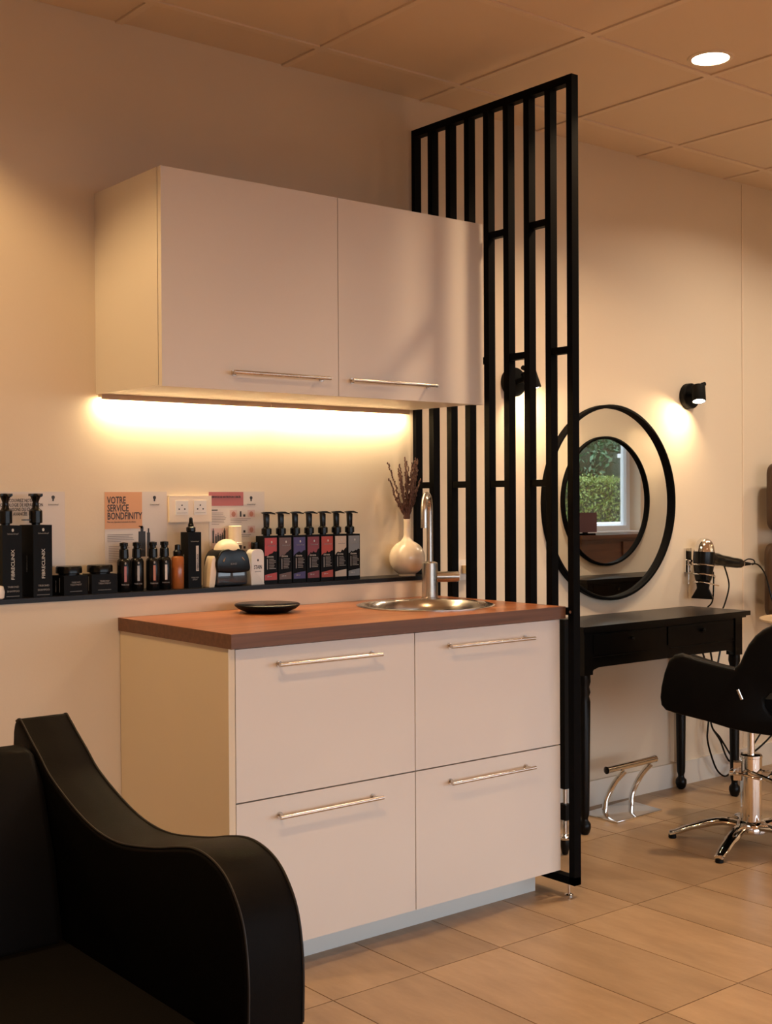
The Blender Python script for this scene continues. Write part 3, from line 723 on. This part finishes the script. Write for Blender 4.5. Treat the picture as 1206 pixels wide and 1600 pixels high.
# sconces
def make_sconce(loc, rz, s, label):
    t = thing('wall_sconce', label, 'lamp', loc, rz, 'black wall spotlights')
    R = Matrix.Rotation(math.pi/2, 4, 'X')
    obj('wall_disc', MB().lathe([(.054, 0), (.056, .002), (.056, .026), (.053, .030), (.002, .030)], n=40, mtx=R), BPLASM, t)
    obj('joint', MB().cyl((0, -.028, 0), (s*.018, -.055, .010), .011, n=16), BPLASM, t)
    ax = Vector((s*.22, -.22, -.95)).normalized(); c0 = Vector((s*.018, -.074, .040)); c1 = c0+ax*.074
    u = ax.orthogonal().normalized()
    q = ax.to_track_quat('Z', 'Y').to_matrix().to_4x4()
    mt = Matrix.Translation(c0) @ q
    obj('lamp_head', MB().lathe([(.002, 0), (.027, 0), (.030, .003), (.030, .072), (.029, .074), (.0265, .074), (.0265, .068), (.002, .068)], n=32, mtx=mt), BPLASM, t)
    obj('lens', MB().lathe([(.002, .0685), (.0262, .0685), (.0262, .0715), (.002, .0715)], n=24, mtx=mt), EMIT, t)
    obj('knob', MB().cyl(c0+Vector((-s*.020, -.005, .006)), c0+Vector((-s*.036, -.008, .010)), .009, n=16), BPLASM, t)
    area_light('spot_lamp', c0+ax*.0735, ax+Vector((s*.35, .62, 0)), .040, .040, P_SCONCE, (1, .72, .40), 150, 'DISK', t)
    return t
s1 = make_sconce((1.712, W, 1.713), 0, 1, 'black wall spotlight partly hidden behind the slats, left of the mirror')
s2 = make_sconce((2.800, W, 1.711), 0, -1, 'black wall spotlight shining beside the mirror, above the hair dryer')
s3 = make_sconce((OXC+.53, PY1, 1.711), math.pi, 1, 'black wall spotlight on the partition, left of its mirror')
s4 = make_sconce((OXC-.53, PY1, 1.711), math.pi, -1, 'black wall spotlight on the partition, right of its mirror')

# footrest
t = thing('chrome_footrest', 'chrome T-shaped footrest on a flat plate under the vanity table', 'footrest', (2.170, .555, 0))
obj('base_plate', MB().prism([(-.150, .085), (-.150, -.095), (.135, -.085), (.155, .110)], 'z', 0, .008, b=.002), CHROME, t)
for x, y in ((-.075, .035), (.110, .055)):
    obj('post', MB().tube(spline([(x, y, .006), (x+.004, y-.005, .06), (x+.02, y-.035, .13), (x+.045, y-.065, .178)], 6), .0115, 16), CHROME, t)
obj('foot_bar', MB().cyl((-.125, -.020, .192), (.190, -.002, .192), .0135, n=20).cyl((-.128, -.020, .192), (-.124, -.020, .192), .015, n=20).cyl((.189, -.002, .192), (.193, -.002, .192), .015, n=20), CHROME, t)

# ------------------------------------------------------------------ hair dryer and cords
NOZ = math.radians(60)
DY = W-.075
t = thing('hair_dryer', 'black hair dryer with chrome rear cap hanging nozzle-down from the wall holder', 'hair dryer', (2.800, DY, .955))
axd = Vector((-.06, 0, -1)).normalized()
q = axd.to_track_quat('Z', 'Y').to_matrix().to_4x4()
mt = Matrix.Translation((.022, 0, .110)) @ q
obj('barrel', MB().lathe([(.030, .030), (.046, .038), (.047, .075), (.043, .11), (.038, .15), (.034, .165), (.030, .166)], n=32, mtx=mt), BPLAS, t)
obj('rear_cap', MB().lathe([(.004, -.022), (.020, -.018), (.034, -.004), (.0425, .018), (.0462, .0395), (.040, .040)], n=32, mtx=mt), CHROME, t, label='shiny chrome rear cap')
obj('nozzle', MB().prism([(-.030, .165), (.030, .165), (.024, .200), (.048, .246), (-.048, .246), (-.024, .200)], 'x', -.022, .022, b=.004, mtx=mt @ Matrix.Rotation(NOZ, 4, 'Z')), BPLASM, t)
hd = obj('handle', MB().tube(spline([(.030, 0, .045), (.10, 0, .035), (.20, -.01, .018), (.275, -.01, .010)], 6), [.032]*4+[.028]*4+[.0245]*4+[.023]*4+[.021]*2+[.018], 18), BPLAS, t)
obj('handle_ring', MB().cyl((.272, -.010, .0100), (.284, -.010, .009), .0155, n=18), CHROME, hd)
obj('strain_relief', MB().tube([(.284, -.010, .009), (.34, -.012, .006)], [.012, .006], 12), BPLASM, hd)
obj('hanging_loop', MB().tube(spline([(.295, -.010, .018), (.33, -.010, .028), (.37, -.010, .022), (.378, -.010, .006), (.36, -.010, .002)], 5), .003, 8), BPLASM, hd)
obj('power_cord', MB().tube(spline([(.34, -.012, .006), (.40, -.012, .0), (.445, -.02, -.045), (.470, -.03, -.13), (.485, -.05, -.22), (.49, -.10, -.36), (.44, -.10, -.60), (.30, -.02, -.86)], 6), .0036, 8), BPLAS, t)
t = thing('dryer_holder', 'chrome spiral wall holder around the hair dryer', 'holder', (2.785, W, .955))
obj('wall_plate', MB().box(-.012, .028, -.012, 0, -.02, .085, b=.005), CHROME, t)
hb = MB().cyl((.008, -.010, .03), (.000, -.034, .03), .006, n=10)
obj('bracket', hb, CHROME, t)
for k, (z, r) in enumerate(((.012, .0500), (-.030, .0460), (-.066, .0400))):
    cxx = .0295-(.098-z)*.06
    pts = [(cxx+r*math.cos(a), -.075+r*math.sin(a), z-.006*math.cos(a)) for a in [2*math.pi*i/28 for i in range(29)]]
    obj('coil', MB().tube(pts, .0034, 8), CHROME, t)
obj('hook', MB().tube(spline([(.058, -.085, -.030), (.072, -.10, -.034), (.068, -.105, -.045)], 4), .003, 8).tube([(.045, -.09, -.068), (.085, -.115, -.080)], .003, 8).tube([(-.018, -.03, -.07), (-.018, -.03, .03)], .003, 8), CHROME, t)
tag(obj('appliance_cord', MB().tube(spline([(.0, 0, 0), (.002, 0, -.06), (0, .005, -.13), (.0, .030, -.158)], 5), .0035, 8), BPLAS, loc=(2.884, DY, .935)), 'thin black cord hanging straight down below the dryer, behind the table', 'cord')
tag(obj('appliance_cord', MB().tube(spline([(-.03, 0, .02), (.015, 0, .0), (.055, 0, -.07), (.062, 0, -.12), (.045, 0.01, -.19), (.036, .020, -.22)], 5), .0035, 8), BPLAS, loc=(2.935, DY, .975)), 'thin black cord bowing right below the dryer handle', 'cord')
YC = W-.06
def P_(u): return u
tag(obj('cable', MB().tube(spline([(2.87, YC, .62), (2.90, YC, .48), (2.865, YC, .26), (2.86, YC, .19), (2.89, YC, .11), (2.93, YC, .045), (2.985, YC, .012), (3.03, YC, .025), (3.065, YC, .055), (3.02, YC, .11), (2.95, YC, .19), (2.89, YC, .25), (2.90, YC+.01, .35), (2.96, YC, .60)], 7), .0042, 8), BPLAS), 'black cable looping down to the floor under the vanity table', 'cable')
tag(obj('cable', MB().tube(spline([(2.80, YC+.01, .64), (2.86, YC+.015, .55), (2.91, YC+.015, .40), (2.905, YC+.015, .26), (2.96, YC+.01, .18), (3.06, YC, .06), (3.22, YC-.1, .20), (3.25, YC-.05, .30), (3.20, YC, .42)], 7), .0042, 8), BPLAS), 'black cable crossing behind the chair towards the right edge', 'cable')

# ------------------------------------------------------------------ styling chair
CHX, CHY = 2.165, -.045
face = math.atan2(.821, -.571)          # chair looks this way (world angle)
t = thing('styling_chair', 'black salon styling chair on a chrome star base, at the right edge', 'chair', (CHX, CHY, 0), face-math.pi/2)
def arm_profile(dz, sh):
    A = lambda lat, z: (-lat*.90-sh*(1 if lat < -.15 else 0), 1.263-(1.263-z)*.940-dz)
    return [A(-.255, .684), A(-.285, .676), A(-.306, .655), A(-.322, .612), A(-.334, .560), A(-.338, .520), A(-.334, .492), A(-.318, .474), A(-.285, .464), A(-.17, .440), A(-.08, .416), A(.0, .402), A(.076, .395), A(.20, .400), A(.30, .43),
            A(.33, .46), A(.20, .458), A(.10, .460), A(.070, .475), A(.052, .500), A(.050, .525), A(.070, .550), A(.12, .565), A(.33, .57), A(.36, .66), A(.34, .80), A(.22, .85), A(.14, .83), A(.077, .795), A(.045, .778), A(.017, .755), A(-.008, .722), A(-.024, .690), A(-.040, .652), A(-.060, .636), A(-.12, .648), A(-.19, .664)]
for s_, dz, sh in ((-1, 0, 0), (1, .062, .015)):
    obj('arm_panel', MB().prism(arm_profile(dz, sh), 'x', s_*.215, s_*.270, b=.012, seg=3, lim=60), LEATH2, t)
obj('seat', MB().box(-.213, .213, -.20, .235, .50, .565, b=.025, seg=4), LEATH2, t)
bk = [(-.335, .47), (-.27, .50), (-.225, .60), (-.20, .75), (-.215, .88), (-.25, .95), (-.29, .955), (-.30, .88), (-.285, .75), (-.30, .62), (-.335, .54)]
obj('backrest', MB().prism([(y, z) for y, z in bk], 'x', -.213, .213, b=.012, seg=3, lim=50), LEATH2, t)
obj('back_button', MB().cyl((-.2715, .030, .570), (-.2715, .044, .604), .006, n=10), STEEL, t, label='small silver tag on the side')
obj('gas_shaft', MB().cyl((-.012, 0, .32), (-.012, 0, .505), .013, n=20), CHROME, t)
col = obj('pedestal_column', MB().lathe([(.038, .085), (.0385, .09), (.0385, .318), (.040, .320), (.040, .328), (.036, .332), (.012, .333)], n=40), CHROME, t)
obj('pump_ring', MB().tube([(.075*math.cos(a), .075*math.sin(a), .262+.006*math.sin(3*a)) for a in [2*math.pi*i/36 for i in range(37)]], .005, 8).tube([(-.03, .0, .27), (-.17, -.16, .235), (-.22, -.22, .235)], .008, 10).tube([(.0, .075, .262), (0, .035, .262)], .006, 8), CHROME, t, label='chrome foot pump lever')
obj('lever_block', MB().box(-.02, .02, .034, .062, .235, .30, b=.006), STEEL, t)
obj('hub', MB().lathe([(.060, .050), (.062, .060), (.056, .080), (.044, .090), (.038, .092)], n=32), CHROME, t)
for k in range(5):
    ang = math.radians(120.8+71.9*k) - (face-math.pi/2)
    dx, dy = math.cos(ang), math.sin(ang)
    q = spline([(dx*.03, dy*.03, .068), (dx*.10, dy*.10, .078), (dx*.20, dy*.20, .052), (dx*.270, dy*.270, .024), (dx*.292, dy*.292, .018)], 4)
    o = obj('base_leg', MB().tube(q, [.026]*4+[.025]*4+[.021]*4+[.018]*4+[.014], 14, flat=.55), CHROME, t)
    obj('leg_glide', MB().lathe([(.013, 0), (.015, .003), (.014, .014)], (dx*.282, dy*.282, 0), 16), BPLASM, o)

# right edge: tray table and standing panels
t = thing('side_tray', 'round tan tray table just entering at the right edge', 'tray table', (3.225, .28, 0))
obj('tray', MB().lathe([(.002, .716), (.295, .716), (.302, .722), (.302, .729), (.296, .729), (.290, .724), (.002, .724)], n=64), TRAYM, t)
obj('tray_stem', MB().cyl((0, 0, .03), (0, 0, .717), .018, n=20), STEEL, t); obj('tray_foot', MB().lathe([(.18, 0), (.18, .006), (.03, .03), (.018, .032)], n=40), STEEL, t)
tag(obj('grey_canister', MB().lathe([(.045, 0), (.048, .003), (.048, .105), (.044, .110), (.004, .110)], n=32), mat('grey_canister_plastic', (.12, .11, .11), .4), loc=(3.15, .40, .7245)), 'dark grey canister standing on the tan tray at the right edge', 'canister')
def rpanel(z0, z1, lab, x):
    n = 10; r = .05; pts = []
    wv = .22
    for cx_, cz_, a0 in ((wv-r, z1-r, 0), (-wv+r, z1-r, 90), (-wv+r, z0+r, 180), (wv-r, z0+r, 270)):
        for i in range(n+1):
            a = math.radians(a0+90*i/n); pts.append((cx_+r*math.cos(a), cz_+r*math.sin(a)))
    return obj('drying_panel', MB().prism(pts, 'y', -.012, .012, b=.004, lim=50), BROWNP, t, loc=(x, 0, 0), label=lab)
t = thing('hair_processor', 'brown rounded heating panels on a stand, cut off by the right edge', 'hair processor', (3.512, .640, 0))
rpanel(1.108, 1.42, None, .0); rpanel(.705, 1.05, None, -.018)
obj('pole', MB().cyl((0, .03, .03), (0, .03, 1.42), .013, n=16), STEEL, t); obj('stand_foot', MB().lathe([(.065, 0), (.065, .01), (.03, .03), (.013, .034)], n=32), STEEL, t)

# ------------------------------------------------------------------ sofa chair at the front left
AX = -.664; AW = .112
t = thing('leather_armchair', 'black leather waiting chair with a sweeping curved arm, in the left foreground', 'armchair', (0, 0, 0))
prof = [(-.175, .775), (-.185, .797), (-.205, .804), (-.222, .795), (-.26, .770), (-.305, .742), (-.354, .710), (-.43, .678), (-.514, .651), (-.59, .638), (-.672, .638), (-.793, .657), (-.865, .674), (-.925, .684), (-.975, .680), (-1.018, .664), (-1.050, .636), (-1.073, .600), (-1.085, .555), (-1.090, .50), (-1.088, .42), (-1.080, .25), (-1.072, .10), (-.18, .10), (-.14, .40)]
def rsp(P, k=4):
    out = spline([(0, a, b) for a, b in P], k); return [(v.y, v.z) for v in out]
pr = rsp(prof[:22], 4) + prof[22:]
for s, x0 in ((1, AX), (-1, AX-.56-AW)):
    a = obj('armrest', MB().prism(pr, 'x', x0, x0+AW, b=.009, seg=3, lim=50), LEATH, t)
    sm = MB()
    for xx in (x0+.004, x0+AW-.004):
        line = [Vector((xx, y, z)) for y, z in rsp(prof[1:21], 4)]
        sm.tube(line, .0022, 6)
    obj('piping', sm, SEAM, a)
obj('seat_cushion', MB().box(AX-.558, AX-.002, -1.05, -.36, .25, .397, b=.03, seg=4), LEATH, t)
obj('seat_base', MB().box(AX-.558, AX-.002, -1.03, -.22, .10, .248, b=.01), LEATH, t)
obj('back_cushion', MB().prism([(-.44, .385), (-.40, .56), (-.345, .70), (-.30, .752), (-.26, .762), (-.225, .745), (-.19, .60), (-.19, .385)], 'x', AX-.558, AX-.002, b=.02, seg=4, lim=40), LEATH, t)
for x in (AX+.05, AX-.62):
    for y in (-1.0, -.24): obj('leg', MB().lathe([(.016, 0), (.018, .004), (.024, .101)], (x, y, 0), 20), CHROME, t)

# ------------------------------------------------------------------ ceiling downlights
def downlight(x, y, label, power, spread, color):
    t = thing('ceiling_downlight', label, 'light', (x, y, CEIL+.0035), group='recessed ceiling downlights')
    obj('trim_ring', MB().lathe([(.060, -.001), (.061, -.005), (.073, -.0045), (.076, -.001), (.076, 0), (.060, 0)], n=48, closed=True), GRIDM, t)
    obj('diffuser', MB().lathe([(.002, -.0025), (.0598, -.0025), (.0598, -.001), (.002, -.001)], n=48), EMIT, t)
    area_light('ceiling_lamp', (0, 0, -.008), (0, 0, -1), .12, .12, power, color, spread, 'DISK', t)
NEUT = (1.0, .84, .64)
downlight(1.727, -.200, 'lit round recessed downlight in the ceiling, upper right of the picture', 17, 130, (1, .68, .40))
for x, y, p, c, lab in ((-.70, -1.41, 20, LAMP, 'over the armchair'), (1.727, -2.6, 34, LAMP, 'behind the camera to the right'), (4.15, -2.6, 34, LAMP, 'behind the partition'), (-.70, -3.8, 36, LAMP, 'behind the camera'),
    (1.727, -4.6, 34, LAMP, 'near the shop windows'), (2.93, -.200, 13, NEUT, 'added above the styling chair to wash the right wall'), (4.13, -.200, 12, NEUT, 'at the far end of the styling aisle'), (6.6, -1.4, 20, LAMP, 'near the mirror-view window')):  # lamp above the styling chair is an unseen extra, brightens the right wall
    downlight(x, y, 'recessed ceiling downlight out of view, ' + lab, p, 150 if (c is NEUT or y > -2) else 95, c)
t = thing('ceiling_downlight', 'recessed downlight out of view, washing the left part of the wall', 'light', (-.90, .30, CEIL+.0035), group='recessed ceiling downlights')
obj('trim_ring', MB().lathe([(.060, -.001), (.061, -.005), (.073, -.0045), (.076, -.001), (.076, 0), (.060, 0)], n=48, closed=True), GRIDM, t)
sd = bpy.data.lights.new('wall_wash_lamp', 'SPOT'); sd.energy = P_WASH; sd.color = (1, .66, .30); sd.spot_size = math.radians(118); sd.spot_blend = .35; sd.shadow_soft_size = .03
so = bpy.data.objects.new('wall_wash_lamp', sd); COL.objects.link(so); so.parent = t; so.location = (0, 0, -.01)
